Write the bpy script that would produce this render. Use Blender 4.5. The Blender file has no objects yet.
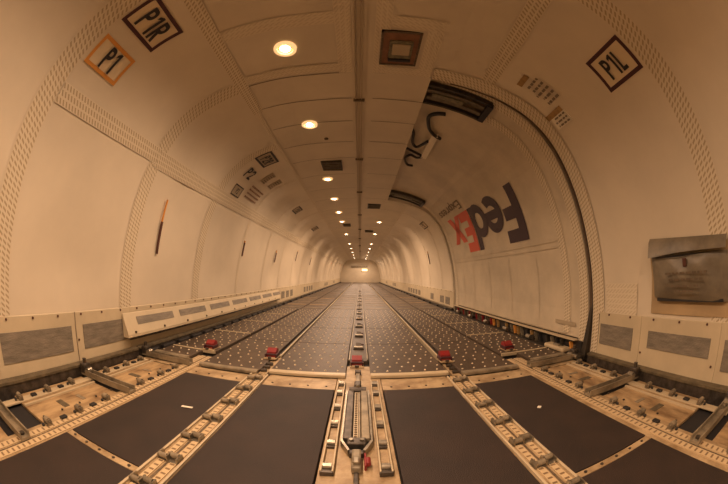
import bpy, bmesh, math, random
from mathutils import Vector, Matrix
random.seed(7)
S = 0.68            # metres per layout unit (the camera stands one unit above the deck)
UP = S
scene = bpy.context.scene
COL = scene.collection

# ------------------------------------------------------------------ camera
cd = bpy.data.cameras.new('camera')
cam = bpy.data.objects.new('camera', cd)
COL.objects.link(cam)
cam.location = (0, 0, 1.0 * S)
cam.matrix_world = (Matrix.Translation((0, 0, 1.0 * S)) @ Matrix.Rotation(-0.0112, 4, 'Z')
                    @ Matrix.Rotation(math.pi / 2 + 0.1045, 4, 'X') @ Matrix.Rotation(0.0074, 4, 'Z'))
cd.type = 'PANO'
cd.panorama_type = 'FISHEYE_EQUISOLID'
cd.sensor_width = 36.0
cd.sensor_fit = 'HORIZONTAL'
cd.fisheye_lens = 314.44 / 728 * 36
cd.fisheye_fov = math.pi
cd.clip_start = 0.01
scene.camera = cam

# ------------------------------------------------------------------ world, exposure
w = bpy.data.worlds.new('world')
scene.world = w
w.use_nodes = True
w.node_tree.nodes['Background'].inputs[0].default_value = (0.02, 0.014, 0.01, 1)
w.node_tree.nodes['Background'].inputs[1].default_value = 1.0
vs = scene.view_settings
vs.view_transform = 'Standard'
vs.look = 'None'
vs.exposure = 0.0
vs.gamma = 1.0
vs.use_curve_mapping = False
LAMP_COL = (1.0, 0.67, 0.445)
LAMP_W = 66.0

# ------------------------------------------------------------------ materials
def lin(c):
    return tuple(((v / 255) / 12.92 if v / 255 <= 0.04045 else ((v / 255 + 0.055) / 1.055) ** 2.4) for v in c) + (1,)

MATS = {}
def mat(name, col, rough=0.5, metal=0.0, var=0.0, scale=4.0, col2=None, bump=0.0, bscale=40.0, emit=0.0, stretch=None):
    m = bpy.data.materials.new(name)
    m.use_nodes = True
    nt = m.node_tree
    b = nt.nodes['Principled BSDF']
    b.inputs['Base Color'].default_value = lin(col)
    b.inputs['Roughness'].default_value = rough
    b.inputs['Metallic'].default_value = metal
    tc = nt.nodes.new('ShaderNodeTexCoord')
    mp = nt.nodes.new('ShaderNodeMapping')
    nt.links.new(tc.outputs['Object'], mp.inputs[0])
    if stretch:
        mp.inputs['Scale'].default_value = stretch
    if var > 0:
        n = nt.nodes.new('ShaderNodeTexNoise')
        n.inputs['Scale'].default_value = scale
        n.inputs['Detail'].default_value = 5
        n.inputs['Roughness'].default_value = 0.6
        nt.links.new(mp.outputs[0], n.inputs['Vector'])
        r = nt.nodes.new('ShaderNodeValToRGB')
        c2 = col2 if col2 else tuple(max(0, v * (1 - var)) for v in col)
        r.color_ramp.elements[0].position = 0.35
        r.color_ramp.elements[0].color = lin(c2)
        r.color_ramp.elements[1].position = 0.65
        r.color_ramp.elements[1].color = lin(col)
        nt.links.new(n.outputs['Fac'], r.inputs[0])
        nt.links.new(r.outputs[0], b.inputs['Base Color'])
    if bump > 0:
        n = nt.nodes.new('ShaderNodeTexNoise')
        n.inputs['Scale'].default_value = bscale
        n.inputs['Detail'].default_value = 3
        nt.links.new(mp.outputs[0], n.inputs['Vector'])
        bp = nt.nodes.new('ShaderNodeBump')
        bp.inputs['Strength'].default_value = bump
        bp.inputs['Distance'].default_value = 0.01
        nt.links.new(n.outputs['Fac'], bp.inputs['Height'])
        nt.links.new(bp.outputs[0], b.inputs['Normal'])
    if emit:
        b.inputs['Emission Color'].default_value = lin(col)
        b.inputs['Emission Strength'].default_value = emit
    MATS[name] = m
    return m

mat('lining', (214, 200, 176), 0.42, var=0.05, scale=1.6, bump=0.12, bscale=3.0)
mat('ceiling_lining', (208, 194, 170), 0.5, var=0.05, scale=2.0, bump=0.1, bscale=4.0)
mat('door_lining', (205, 190, 164), 0.45, var=0.09, scale=2.5, bump=0.2, bscale=7.0)
mat('cream', (192, 174, 142), 0.42, var=0.08, scale=6, bump=0.1)
mat('cream_floor', (180, 156, 120), 0.5, var=0.30, scale=11, col2=(132, 108, 76), bump=0.25)
mat('scratched', (182, 154, 114), 0.5, var=0.4, scale=13, col2=(118, 92, 62), bump=0.3, stretch=(1, 0.35, 1))
mat('mat_black', (47, 33, 25), 0.68, var=0.22, scale=5.0, bump=0.35, bscale=260)
mat('ball_mat', (80, 65, 50), 0.5, var=0.2, scale=5, bump=0.2, bscale=120)
mat('deck_dark', (34, 30, 30), 0.8, var=0.2)
mat('steel', (176, 166, 148), 0.35, metal=0.85, var=0.2, scale=30)
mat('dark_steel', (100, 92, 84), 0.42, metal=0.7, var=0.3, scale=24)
mat('black_rubber', (38, 34, 32), 0.6, var=0.2, scale=20)
mat('ball_steel', (212, 196, 168), 0.3, metal=0.4)
mat('dado', (194, 178, 148), 0.5, var=0.06, scale=5)
mat('channel', (158, 144, 120), 0.45, metal=0.3, var=0.3, scale=12)
mat('grille', (134, 124, 108), 0.6, var=0.22, scale=18, stretch=(1, 0.4, 2), bump=0.4, bscale=150)
mat('red_paint', (140, 34, 34), 0.45, var=0.15, scale=30)
mat('orange_paint', (206, 140, 62), 0.5)
mat('yellow_paint', (170, 134, 80), 0.5, var=0.2, scale=30)
mat('maroon', (66, 26, 30), 0.55)
mat('ink', (34, 28, 30), 0.55)
mat('logo_dark', (52, 30, 44), 0.5)
mat('logo_red', (206, 84, 58), 0.5)
mat('logo_grey', (120, 106, 88), 0.6)
mat('decal_grey', (170, 154, 128), 0.6)
mat('decal_white', (226, 216, 196), 0.5)
mat('decal_tan', (214, 194, 160), 0.5)
mat('strap_dark', (80, 44, 30), 0.7)
mat('filter_brown', (138, 96, 68), 0.7, var=0.15, scale=20)
mat('filter_dark', (110, 92, 70), 0.7, var=0.3, scale=60)
mat('device', (126, 118, 92), 0.5, var=0.3, scale=30)
mat('pouch', (128, 116, 96), 0.42, var=0.22, scale=7, bump=0.6, bscale=9)
mat('pouch_back', (176, 150, 112), 0.5, var=0.1)
mat('shadow_gap', (92, 74, 56), 0.8)  # dark tone carrying the shade of the door gap
mat('seal', (150, 134, 110), 0.6, var=0.2)
mat('hinge', (66, 58, 48), 0.5, metal=0.3, var=0.25, scale=20)
mat('hinge_light', (120, 108, 86), 0.45, metal=0.4, var=0.25, scale=20)
mat('green_tag', (60, 90, 50), 0.6)
mat('brass', (200, 150, 70), 0.35, metal=0.8)
mat('lamp_ring', (255, 205, 140), 0.3, emit=0.9)  # glow stands in for bulb light falling on the rim
mat('lamp_dish', (255, 190, 125), 0.3, emit=0.3)  # mild glow stands in for bulb light caught in the dish
mat('bulb', (255, 244, 226), 0.3, emit=22.0)
mat('end_bulb', (255, 220, 165), 0.3, emit=1.6)

def tape_material(name, light, dark, k, skew, thresh=0.45):
    """rows of short slanted stitches; U runs along the strip (layout units), V across"""
    m = bpy.data.materials.new(name)
    m.use_nodes = True
    nt = m.node_tree
    N, L = nt.nodes, nt.links
    b = N['Principled BSDF']
    b.inputs['Roughness'].default_value = 0.45
    uv = N.new('ShaderNodeTexCoord')
    sp = N.new('ShaderNodeSeparateXYZ')
    L.new(uv.outputs['UV'], sp.inputs[0])
    def M(op, a, c=None):
        n = N.new('ShaderNodeMath')
        n.operation = op
        for i, v in enumerate((a, c)):
            if v is None:
                continue
            if isinstance(v, (int, float)):
                n.inputs[i].default_value = v
            else:
                L.new(v, n.inputs[i])
        return n.outputs[0]
    u, v = sp.outputs[0], sp.outputs[1]
    row = M('FLOOR', v)
    vv = M('FRACT', v)
    ph = M('FRACT', M('ADD', M('ADD', M('MULTIPLY', u, k), M('MULTIPLY', vv, skew)), M('MULTIPLY', row, 0.5)))
    dash = M('LESS_THAN', ph, thresh)
    inner = M('MULTIPLY', M('GREATER_THAN', vv, 0.14), M('LESS_THAN', vv, 0.86))
    fac = M('MULTIPLY', dash, inner)
    mx = N.new('ShaderNodeMix')
    mx.data_type = 'RGBA'
    L.new(fac, mx.inputs['Factor'])
    mx.inputs['A'].default_value = lin(light)
    mx.inputs['B'].default_value = lin(dark)
    L.new(mx.outputs['Result'], b.inputs['Base Color'])
    bp = N.new('ShaderNodeBump')
    bp.inputs['Strength'].default_value = 0.5
    bp.inputs['Distance'].default_value = 0.004
    L.new(fac, bp.inputs['Height'])
    bp.invert = True
    L.new(bp.outputs[0], b.inputs['Normal'])
    MATS[name] = m

tape_material('tape', (212, 198, 172), (172, 153, 122), 1 / 0.040, 0.9)
tape_material('tape_fine', (210, 196, 171), (196, 180, 152), 1 / 0.05, 1.4)
tape_material('perforated', (196, 172, 134), (122, 98, 70), 1 / 0.05, 0.0, 0.32)

# ------------------------------------------------------------------ mesh helpers (layout units in, metres out)
class MB:
    def __init__(self):
        self.bm = bmesh.new()
        self.uv = None
    def box(self, x0, x1, y0, y1, z0, z1, bev=0.0):
        r = bmesh.ops.create_cube(self.bm, size=1.0)
        vs = r['verts']
        for v in vs:
            v.co = Vector((x0 + (v.co.x + .5) * (x1 - x0), y0 + (v.co.y + .5) * (y1 - y0), z0 + (v.co.z + .5) * (z1 - z0)))
        if bev > 0:
            es = list({e for v in vs for e in v.link_edges})
            bmesh.ops.bevel(self.bm, geom=es, offset=bev, segments=2, profile=0.5, affect='EDGES')
        return self
    def hexa(self, pts):
        """eight corners: bottom four in order, then top four"""
        v = [self.bm.verts.new(p) for p in pts]
        for f in ((3, 2, 1, 0), (4, 5, 6, 7), (0, 1, 5, 4), (1, 2, 6, 5), (2, 3, 7, 6), (3, 0, 4, 7)):
            self.bm.faces.new([v[i] for i in f])
        return self
    def prism(self, pts, axis, a, b):
        """polygon pts extruded along axis 'x'/'y'/'z' from a to b"""
        def mk(p, t):
            return {'x': (t, p[0], p[1]), 'y': (p[0], t, p[1]), 'z': (p[0], p[1], t)}[axis]
        v0 = [self.bm.verts.new(mk(p, a)) for p in pts]
        v1 = [self.bm.verts.new(mk(p, b)) for p in pts]
        n = len(pts)
        self.bm.faces.new(v0[::-1])
        self.bm.faces.new(v1)
        for i in range(n):
            self.bm.faces.new((v0[i], v0[(i + 1) % n], v1[(i + 1) % n], v1[i]))
        return self
    def cyl(self, p0, p1, r0, r1=None, n=12):
        r1 = r0 if r1 is None else r1
        p0, p1 = Vector(p0), Vector(p1)
        d = p1 - p0
        res = bmesh.ops.create_cone(self.bm, cap_ends=True, segments=n, radius1=r0, radius2=r1, depth=d.length)
        q = d.to_track_quat('Z', 'Y').to_matrix().to_4x4()
        bmesh.ops.transform(self.bm, matrix=Matrix.Translation((p0 + p1) / 2) @ q, verts=res['verts'])
        return self
    def tube(self, pts, r, n=8):
        pts = [Vector(p) for p in pts]
        rings = []
        for i, p in enumerate(pts):
            t = (pts[min(i + 1, len(pts) - 1)] - pts[max(i - 1, 0)]).normalized()
            a = t.cross(Vector((0.13, 0.21, 0.97))).normalized()
            b2 = t.cross(a)
            rings.append([self.bm.verts.new(p + (a * math.cos(2 * math.pi * k / n) + b2 * math.sin(2 * math.pi * k / n)) * r) for k in range(n)])
        for i in range(len(rings) - 1):
            for k in range(n):
                self.bm.faces.new((rings[i][k], rings[i][(k + 1) % n], rings[i + 1][(k + 1) % n], rings[i + 1][k]))
        self.bm.faces.new(rings[0][::-1])
        self.bm.faces.new(rings[-1])
        return self
    def ball(self, c, r, u=10, v=6, sz=1.0):
        res = bmesh.ops.create_uvsphere(self.bm, u_segments=u, v_segments=v, radius=r)
        for q in res['verts']:
            q.co = Vector((q.co.x + c[0], q.co.y + c[1], q.co.z * sz + c[2]))
        return self
    def ring(self, c, r0, r1, z0, z1, n=32):
        """flat annulus solid round a vertical axis"""
        A = []
        for r, z in ((r0, z0), (r1, z0), (r1, z1), (r0, z1)):
            A.append([self.bm.verts.new((c[0] + r * math.cos(2 * math.pi * k / n), c[1] + r * math.sin(2 * math.pi * k / n), z)) for k in range(n)])
        for j in range(4):
            for k in range(n):
                self.bm.faces.new((A[j][k], A[j][(k + 1) % n], A[(j + 1) % 4][(k + 1) % n], A[(j + 1) % 4][k]))
        return self
    def grid(self, rows, uv=None, close=False):
        """rows of points -> quads; uv rows alike"""
        V = [[self.bm.verts.new(p) for p in r] for r in rows]
        lay = self.bm.loops.layers.uv.verify() if uv else None
        for i in range(len(V) - 1):
            for j in range(len(V[0]) - 1):
                f = self.bm.faces.new((V[i][j], V[i][j + 1], V[i + 1][j + 1], V[i + 1][j]))
                if uv:
                    for lp, (a, b2) in zip(f.loops, ((i, j), (i, j + 1), (i + 1, j + 1), (i + 1, j))):
                        lp[lay].uv = uv[a][b2]
        return self
    def build(self, name, material, parent=None, origin=None, smooth=False, recalc=True):
        bm = self.bm
        o = Vector(origin) if origin is not None else Vector((0, 0, 0))
        if parent is not None and origin is None:
            o = Vector(parent['_o'])
        for v in bm.verts:
            v.co = (v.co - o) * UP
        if recalc:
            bmesh.ops.recalc_face_normals(bm, faces=bm.faces)
        me = bpy.data.meshes.new(name)
        bm.to_mesh(me)
        bm.free()
        me.materials.append(MATS[material])
        if smooth:
            for p in me.polygons:
                p.use_smooth = True
        ob = bpy.data.objects.new(name, me)
        COL.objects.link(ob)
        if parent is not None:
            ob.parent = parent
        else:
            ob.location = o * UP
        ob['_o'] = tuple(o)
        return ob

def tag(o, label=None, cat=None, group=None, kind=None):
    for k, v in (('label', label), ('category', cat), ('group', group), ('kind', kind)):
        if v:
            o[k] = v
    return o
def thing(name, label, cat, loc, group=None):
    o = bpy.data.objects.new(name, None)
    COL.objects.link(o)
    o.empty_display_size = 0.05
    o.location = Vector(loc) * UP
    o['_o'] = tuple(loc)
    return tag(o, label, cat, group)
def dup(root, delta, label=None, group=None, name=None):
    """copy a thing with its parts and sub-parts, moved by delta layout units"""
    def rec(o, parent):
        c = o.copy()
        COL.objects.link(c)
        if parent is not None:
            c.parent = parent
        for ch in CH.get(o.name, ()):
            rec(ch, c)
        return c
    CH = {}
    for o in COL.objects:
        if o.parent is not None:
            CH.setdefault(o.parent.name, []).append(o)
    r = rec(root, None)
    r.location = root.location + Vector(delta) * UP
    r['_o'] = tuple(Vector(root['_o']) + Vector(delta))
    if label:
        r['label'] = label
    if group:
        r['group'] = group
    return r

# ------------------------------------------------------------------ fuselage section
PROF = [(2.51, .53), (2.475, .95), (2.41, 1.36), (2.32, 1.75), (2.195, 2.10), (2.06, 2.36), (1.89, 2.56), (1.665, 2.72), (1.32, 2.86), (.9, 2.95), (.45, 2.985), (0, 3.0)]
def _dense(P, n=12):
    Q = [(2 * P[0][0] - P[1][0], 2 * P[0][1] - P[1][1])] + list(P) + [(-.45, 2.985)]
    out = []
    for i in range(1, len(P)):
        a, b, c, d = (Vector(q) for q in Q[i - 1:i + 3])
        for k in range(n):
            t = k / n
            out.append(.5 * (2 * b + (c - a) * t + (2 * a - 5 * b + 4 * c - d) * t * t + (-a + 3 * b - 3 * c + d) * t ** 3))
    out.append(Vector(P[-1]))
    return out
DP = _dense(PROF)
DS = [0.0]
for i in range(1, len(DP)):
    DS.append(DS[-1] + (DP[i] - DP[i - 1]).length)
SMAX = DS[-1]
def W(side, Y, s, off=0.0):
    """point on the lining; side -1 left, +1 right; s climbs from the dado top to the centre line; off > 0 stands into the cabin"""
    if s <= 0:
        P, T = DP[0] + Vector((-s * 0.02, s)), Vector((-0.05, 1))
    else:
        s = min(s, SMAX - 1e-6)
        lo, hi = 0, len(DS) - 1
        while hi - lo > 1:
            m = (lo + hi) // 2
            if DS[m] <= s:
                lo = m
            else:
                hi = m
        f = (s - DS[lo]) / (DS[hi] - DS[lo])
        P = DP[lo].lerp(DP[hi], f)
        T = DP[min(hi + 1, len(DP) - 1)] - DP[max(lo - 1, 0)]
    T = T.normalized()
    Nn = Vector((-T.y, T.x))          # towards the cabin
    P = P + Nn * off
    return Vector((side * P.x, Y, P.y))
def patch(mb, side, Y0, Y1, s0, s1, off, th=0.0, nY=None, nS=None, uvlong='Y'):
    nY = nY or max(1, int(abs(Y1 - Y0) / 0.5))
    nS = nS or max(1, int(abs(s1 - s0) / 0.1))
    off0 = off
    nrow = max(1, round((abs(s1 - s0) if uvlong == 'Y' else abs(Y1 - Y0)) / 0.05))
    pil = max(s0, s1) < 3.0
    def WW(side, y, s, o):
        return W(side, y, s, o + (pillow(y, s) if pil and s < SL else 0))
    rows, uv = [], []
    for i in range(nY + 1):
        y = Y0 + (Y1 - Y0) * i / nY
        rows.append([WW(side, y, s0 + (s1 - s0) * j / nS, off) for j in range(nS + 1)])
        uv.append([((y, nrow * j / nS) if uvlong == 'Y' else (s0 + (s1 - s0) * j / nS, nrow * i / nY)) for j in range(nS + 1)])
    mb.grid(rows, uv)
    if th > 0:      # close the edges down to the lining
        def skirt(f):
            a = [f(t, off) for t in range(f.n + 1)]
            b2 = [f(t, off - th) for t in range(f.n + 1)]
            mb.grid([a, b2], [[(0, 0)] * len(a), [(0, 0)] * len(a)])
        for yy in (Y0, Y1):
            f = lambda t, o, yy=yy: WW(side, yy, s0 + (s1 - s0) * t / nS, o)
            f.n = nS if hasattr(f, '__dict__') else nS
            skirt(f)
        for ss in (s0, s1):
            f = lambda t, o, ss=ss: WW(side, Y0 + (Y1 - Y0) * t / nY, ss, o)
            f.n = nY
            skirt(f)
    return mb

YB, YE = -3.2, 40.0
SEAMS = [-2.45, -0.77, 0.91, 2.6, 4.25, 5.96, 7.62, 9.3, 10.98, 12.66, 14.3, 16.0, 17.7, 19.4, 21.1, 22.8, 24.5, 26.2, 27.9, 29.6, 31.3, 33.0, 34.7, 36.4, 38.1]
DY0, DY1 = 2.70, 8.08          # cargo door
def pillow(Y, s):
    """the lining sheets belly slightly between the frames"""
    k = 0
    for a, b in zip([YB] + SEAMS, SEAMS + [YE]):
        if a <= Y <= b:
            t = (Y - a) / (b - a)
            k = math.sin(math.pi * t) ** 2 * 1.2
            ph = a
            break
    e = min(1, max(0, s / .4)) * min(1, max(0, (2.9 - s) / .4))
    far = max(0, min(1, (Y - 5) / 4)) * e
    k2 = .012 * far * math.sin(2.6 * Y + 1.3 * math.sin(1.9 * s + Y)) * math.sin(1.2 * s + .9 * math.sin(1.7 * Y))
    return k2 - 0.018 * k * e * (0.7 + 0.6 * math.sin(2.3 * s + 1.7 * ph)) * (1.3 if Y > 5 else 1)
def shell(side, Y0, Y1, s0, s1, step=0.14):
    mb = MB()
    nY, nS = max(1, int((Y1 - Y0) / step)), max(1, int((s1 - s0) / 0.12))
    rows = []
    for i in range(nY + 1):
        y = Y0 + (Y1 - Y0) * i / nY
        rows.append([W(side, y, s0 + (s1 - s0) * j / nS, pillow(y, s0 + (s1 - s0) * j / nS)) for j in range(nS + 1)])
    mb.grid(rows)
    return mb
SL = 2.89
shell(-1, YB, YE, 0, SL).build('wall_left', 'lining', smooth=True, recalc=False)['kind'] = 'structure'
m = shell(1, YB, DY0 - 0.06, 0, SL)
for (a, b) in ((DY1 + 0.04, YE),):
    m2 = shell(1, a, b, 0, SL)
    me = bpy.data.meshes.new('t'); m2.bm.to_mesh(me); m.bm.from_mesh(me); m2.bm.free(); bpy.data.meshes.remove(me)
m.build('wall_right', 'lining', smooth=True, recalc=False)['kind'] = 'structure'
# ceiling: everything between the upper sheets, cut back to the ledge over the door
m = MB()
def ceil_rows(mb, Y0, Y1, sr):
    n = max(1, int((Y1 - Y0) / 0.3))
    rows = []
    for i in range(n + 1):
        y = Y0 + (Y1 - Y0) * i / n
        L = [W(-1, y, SL + (SMAX - SL) * j / 12) for j in range(13)]
        R = [W(1, y, SMAX + (sr - SMAX) * j / 12) for j in range(1, 13)]
        rows.append(L + R)
    mb.grid(rows)
LEDGE = 3.44
ceil_rows(m, YB, DY0 - 0.06, SL)
ceil_rows(m, DY0 - 0.06, DY1 + 0.04, LEDGE)
ceil_rows(m, DY1 + 0.04, YE, SL)
# upstand of the ledge
m.grid([[W(1, y, LEDGE), W(1, y, LEDGE, -0.05), W(1, y, LEDGE, -0.3)] for y in (DY0 - .06, DY1 + .04)])
m.build('ceiling', 'ceiling_lining', smooth=False, recalc=False)['kind'] = 'structure'
# bulkheads closing both ends
def bulkhead(name, Y, th):
    mb = MB()
    pts = [(-p.x, p.y) for p in DP] + [(p.x, p.y) for p in DP[::-1][1:]]
    pts = [(-2.55, -0.05)] + pts + [(2.55, -0.05)]
    mb.prism(pts, 'y', Y, Y + th)
    o = mb.build(name, 'lining')
    o['kind'] = 'structure'
bulkhead('wall_back', YE, 0.1)
bulkhead('wall_front', YB - 0.1, 0.1)
m = MB(); m.box(-2.6, 2.6, YB, YE, -0.12, -0.03)
m.build('floor', 'deck_dark')['kind'] = 'structure'
# dark header across the far bulkhead
m = MB(); m.box(-1.15, 0.9, YE - 0.25, YE - 0.02, 2.0, 2.16, 0.02)
m.build('trim_header', 'channel')['kind'] = 'structure'

# ------------------------------------------------------------------ stitched edging tapes (trim)
tn = [0]
def trim(mb, material='tape'):
    tn[0] += 1
    o = mb.build('trim_%d' % tn[0], material, smooth=False, recalc=False)
    o['kind'] = 'structure'
    return o
TH = 0.006
for i, y in enumerate(SEAMS[1:]):
    wd = 0.10 if i < 4 else 0.05
    m = MB(); patch(m, -1, y - wd, y + wd, 0, SL, TH if i < 3 else .005, uvlong='s'); trim(m, 'tape' if i < 4 else 'tape_fine')
    if y < 2.5 or y > 8.3:
        m = MB(); patch(m, 1, y - wd, y + wd, 0, SL, TH if i < 3 else .005, uvlong='s'); trim(m, 'tape' if i < 4 else 'tape_fine')
# door surround on the wall side, door landing patch by the dado
m = MB(); patch(m, 1, DY0 - 0.26, DY0 - 0.07, 0.02, 3.44, 0.01, uvlong='s'); trim(m)
m = MB(); patch(m, 1, DY0 - 0.18, DY0 - 0.07, -0.44, 0.02, 0.012, uvlong='s'); trim(m)
m = MB(); patch(m, 1, DY1 + 0.05, DY1 + 0.2, -0.1, 3.0, 0.01, uvlong='s'); trim(m, 'tape_fine')
m = MB(); patch(m, 1, 1.94, 2.40, 0.02, 0.32, 0.009, uvlong='Y'); trim(m, 'tape_fine')
# long tapes
m = MB(); patch(m, -1, 1.02, 2.6, 1.60, 1.77, 0.008); trim(m)
m = MB(); patch(m, -1, 2.6, YE, 1.56, 1.76, 0.010); trim(m, 'tape')
m = MB(); patch(m, -1, YB, 3.2, 2.83, 2.96, 0.008); trim(m)
m = MB(); patch(m, -1, 3.2, YE, 2.86, 2.92, 0.010); trim(m, 'tape_fine')
m = MB(); patch(m, 1, YB, DY0 - .1, 2.80, 2.96, 0.008); trim(m)
m = MB(); patch(m, 1, DY1 + .05, YE, 2.86, 2.92, 0.010); trim(m, 'tape_fine')
for sd in (-1, 1):
    m = MB(); patch(m, sd, YB, 2.62, SMAX - 0.235, SMAX - 0.10, 0.006); trim(m, 'tape_fine')
m = MB(); patch(m, -1, 1.72, 1.87, 2.96, SMAX - .235, 0.008, uvlong='s'); trim(m, 'tape_fine')
m = MB(); patch(m, -1, 2.45, 2.58, 2.96, SMAX - .235, 0.008, uvlong='s'); trim(m, 'tape_fine')
# tape frame around the return-air filter
m = MB()
patch(m, 1, 1.76, 1.91, 3.47, SMAX - .235, 0.008, uvlong='s')
trim(m, 'tape_fine')
m = MB(); patch(m, 1, 2.49, 2.62, 3.46, SMAX - .235, 0.008, uvlong='s'); trim(m, 'tape_fine')
m = MB(); patch(m, 1, 1.91, 2.49, 3.46, 3.60, 0.008); trim(m, 'tape_fine')
# panel joints across the ceiling
for y in (2.62, 3.14, 3.72, 4.4, 5.08, 5.96, 7.0, 8.0, 9.3, 11.0, 12.7, 14.4, 17.7, 21.1, 24.5, 27.9, 31.3):
    for sd in (-1, 1):
        s_end = 2.95 if (sd < 0 or y > 8.2) else LEDGE
        m = MB(); patch(m, sd, y - .006, y + .006, s_end, SMAX - .12, 0.004, uvlong='s'); trim(m, 'logo_grey')

# ------------------------------------------------------------------ ceiling centre rail
t = thing('ceiling_rail', 'long twin-lipped rail running down the centre line of the ceiling', 'rail', (0, 1, 3.0))
zc = 2.995
MB().box(-0.095, 0.03, YB + .05, YE - .3, zc - .012, zc + .004).build('backing_strip', 'ceiling_lining', t)
for x in (-0.072, -0.004):
    MB().box(x - .007, x + .007, YB + .05, YE - .3, zc - .026, zc - .012, 0.002).build('rail_lip', 'decal_grey', t)
MB().box(-0.055, -0.020, YB + .05, YE - .3, zc - .02, zc - .012).build('rail_channel', 'decal_grey', t)
for y in (1.3, 3.14, 5.1, 7.3, 10.2, 13.5, 17, 21, 26):
    MB().box(-0.10, 0.03, y - .014, y + .014, zc - .045, zc - .01, 0.006).build('joint_clamp', 'filter_dark', t)

# ------------------------------------------------------------------ downlights
ROW_L = [-1.3, 0.4, 2.147, 3.748, 6.233, 7.966, 9.74, 11.486, 15.1, 19.8, 23.5, 27.2, 31.0, 34.7, 38.3]
ROW_R = [-1.3, 11.563, 15.03, 19.9, 23.5, 27.2, 31.0, 34.7, 38.3]
def downlight(x, y, label):
    p = W(1 if x > 0 else -1, y, 3.45)
    z = p.z
    t = thing('recessed_downlight', label, 'ceiling light', (p.x, y, z), 'downlights in two rows along the ceiling')
    n = 32 if y < 5 else 16
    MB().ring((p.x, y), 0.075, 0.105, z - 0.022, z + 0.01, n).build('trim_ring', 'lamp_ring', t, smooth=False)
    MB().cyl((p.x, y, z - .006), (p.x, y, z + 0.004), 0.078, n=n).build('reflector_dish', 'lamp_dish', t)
    MB().ball((p.x, y, z - 0.010), 0.046, 16, 8, 0.35).build('bulb', 'bulb', t, smooth=True)
    ld = bpy.data.lights.new('lamp_glow', 'SPOT')
    ld.energy = LAMP_W * (1.25 if y < 11 else 1.9 if y < 36 else 1.0)
    ld.color = LAMP_COL
    ld.spot_size = math.radians(168)
    ld.spot_blend = 0.9
    ld.shadow_soft_size = 0.04
    lo = bpy.data.objects.new('lamp_glow', ld)
    COL.objects.link(lo)
    lo.parent = t
    lo.location = (0, 0, -0.035 * S - 0.03)
ordn = ['nearest', 'second', 'third', 'fourth', 'fifth', 'sixth', 'seventh', 'eighth', 'ninth', 'tenth', 'eleventh', 'twelfth', 'thirteenth', 'fourteenth', 'fifteenth', 'sixteenth', 'seventeenth', 'eighteenth', 'nineteenth', 'twentieth', 'twenty-first']
for i, y in enumerate(ROW_L):
    lab = ('round recessed ceiling downlight behind the camera position' if i < 2 else
           'bright round recessed downlight, %s of the row left of the ceiling rail' % ordn[i - 2])
    if i == 1: lab = 'round recessed ceiling downlight left of the rail, just above the viewpoint'
    downlight(-0.7, y, lab)
for i, y in enumerate(ROW_R):
    downlight(0.7, y, 'round recessed downlight right of the rail, behind the viewpoint' if i < 1 else
              'small round recessed downlight, %s of the row right of the ceiling rail' % ordn[i - 1])

# small dark stud beside the second lamp
o = MB().cyl((-0.52, 4.25, 2.965), (-0.52, 4.25, 2.985), 0.03, n=12).build('ceiling_stud', 'filter_dark', origin=(-0.52, 4.25, 2.98))
tag(o, 'small dark round stud on the ceiling beyond the second downlight', 'stud')

# ------------------------------------------------------------------ return-air filters in the ceiling
def filt(x0, x1, y0, y1, label, big=False):
    z = W(1 if x0 > 0 else -1, y0, SMAX - abs((x0 + x1) / 2)).z
    xc, yc = (x0 + x1) / 2, (y0 + y1) / 2
    t = thing('ceiling_vent', label, 'vent', (xc, yc, z), 'square vents set in the ceiling')
    MB().box(x0, x1, y0, y1, z - .012, z + .01).build('filter_pad', 'filter_brown' if big else 'filter_dark', t)
    m = MB()
    for a in ((x0, x0 + .02, y0, y1), (x1 - .02, x1, y0, y1), (x0, x1, y0, y0 + .02), (x0, x1, y1 - .02, y1)):
        m.box(a[0], a[1], a[2], a[3], z - .02, z)
    m.build('vent_frame', 'filter_dark' if big else 'hinge', t)
    if big:
        MB().box(xc - .10, xc + .11, yc - .13, yc + .12, z - .04, z - .01, .01).build('sensor_plate', 'device', t)
        MB().box(xc - .075, xc + .085, yc - .10, yc + .05, z - .055, z - .035, .008).build('sensor_window', 'decal_grey', t)
        MB().box(xc - .10, xc + .11, yc + .125, yc + .16, z - .05, z - .01, .006).build('sensor_hood', 'ink', t)
    else:
        for k in range(5):
            yy = y0 + (y1 - y0) * (k + .5) / 5
            MB().box(x0 + .02, x1 - .02, yy - .012, yy + .012, z - .03, z - .005).build('slat', 'hinge_light', t)
filt(0.16, 0.51, 1.95, 2.45, 'brown square filter vent with a grey sensor, in the ceiling right of the rail', True)
filt(-0.72, -0.35, 5.2, 5.7, 'dark slatted vent in the ceiling between the second and third left downlights')
filt(0.2, 0.57, 8.65, 9.2, 'slatted vent just right of the ceiling rail beside the far end of the door ledge')
filt(-0.7, -0.4, 12.1, 12.7, 'small slatted vent among the distant downlights left of the ceiling rail')
filt(0.2, 0.57, 13.9, 14.5, 'small slatted vent among the distant downlights right of the ceiling rail')

# ------------------------------------------------------------------ cargo door in the right side
def door_off(s):
    return -0.035 - 0.085 * min(1, max(0, (s - 2.0) / 1.4))
t = thing('cargo_door', 'huge curved cargo door lining with an upside-down delivery company logo, closed in the right wall', 'door', W(1, (DY0 + DY1) / 2, -.33, -.05))
m = MB()
nY, nS = 48, 40
def dsurf(Y, s, o=0.0):
    return W(1, Y, s, door_off(s) + o)
rows = [[dsurf(DY0 + .05 + (DY1 - DY0 - .05) * i / nY, -.33 + (3.95 + .33) * j / nS, 0.006 * math.sin(Y_ * 9) * 0 + 0.0) for j in range(nS + 1)] for i, Y_ in ((i, i) for i in range(nY + 1))]
m.grid(rows)
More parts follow.
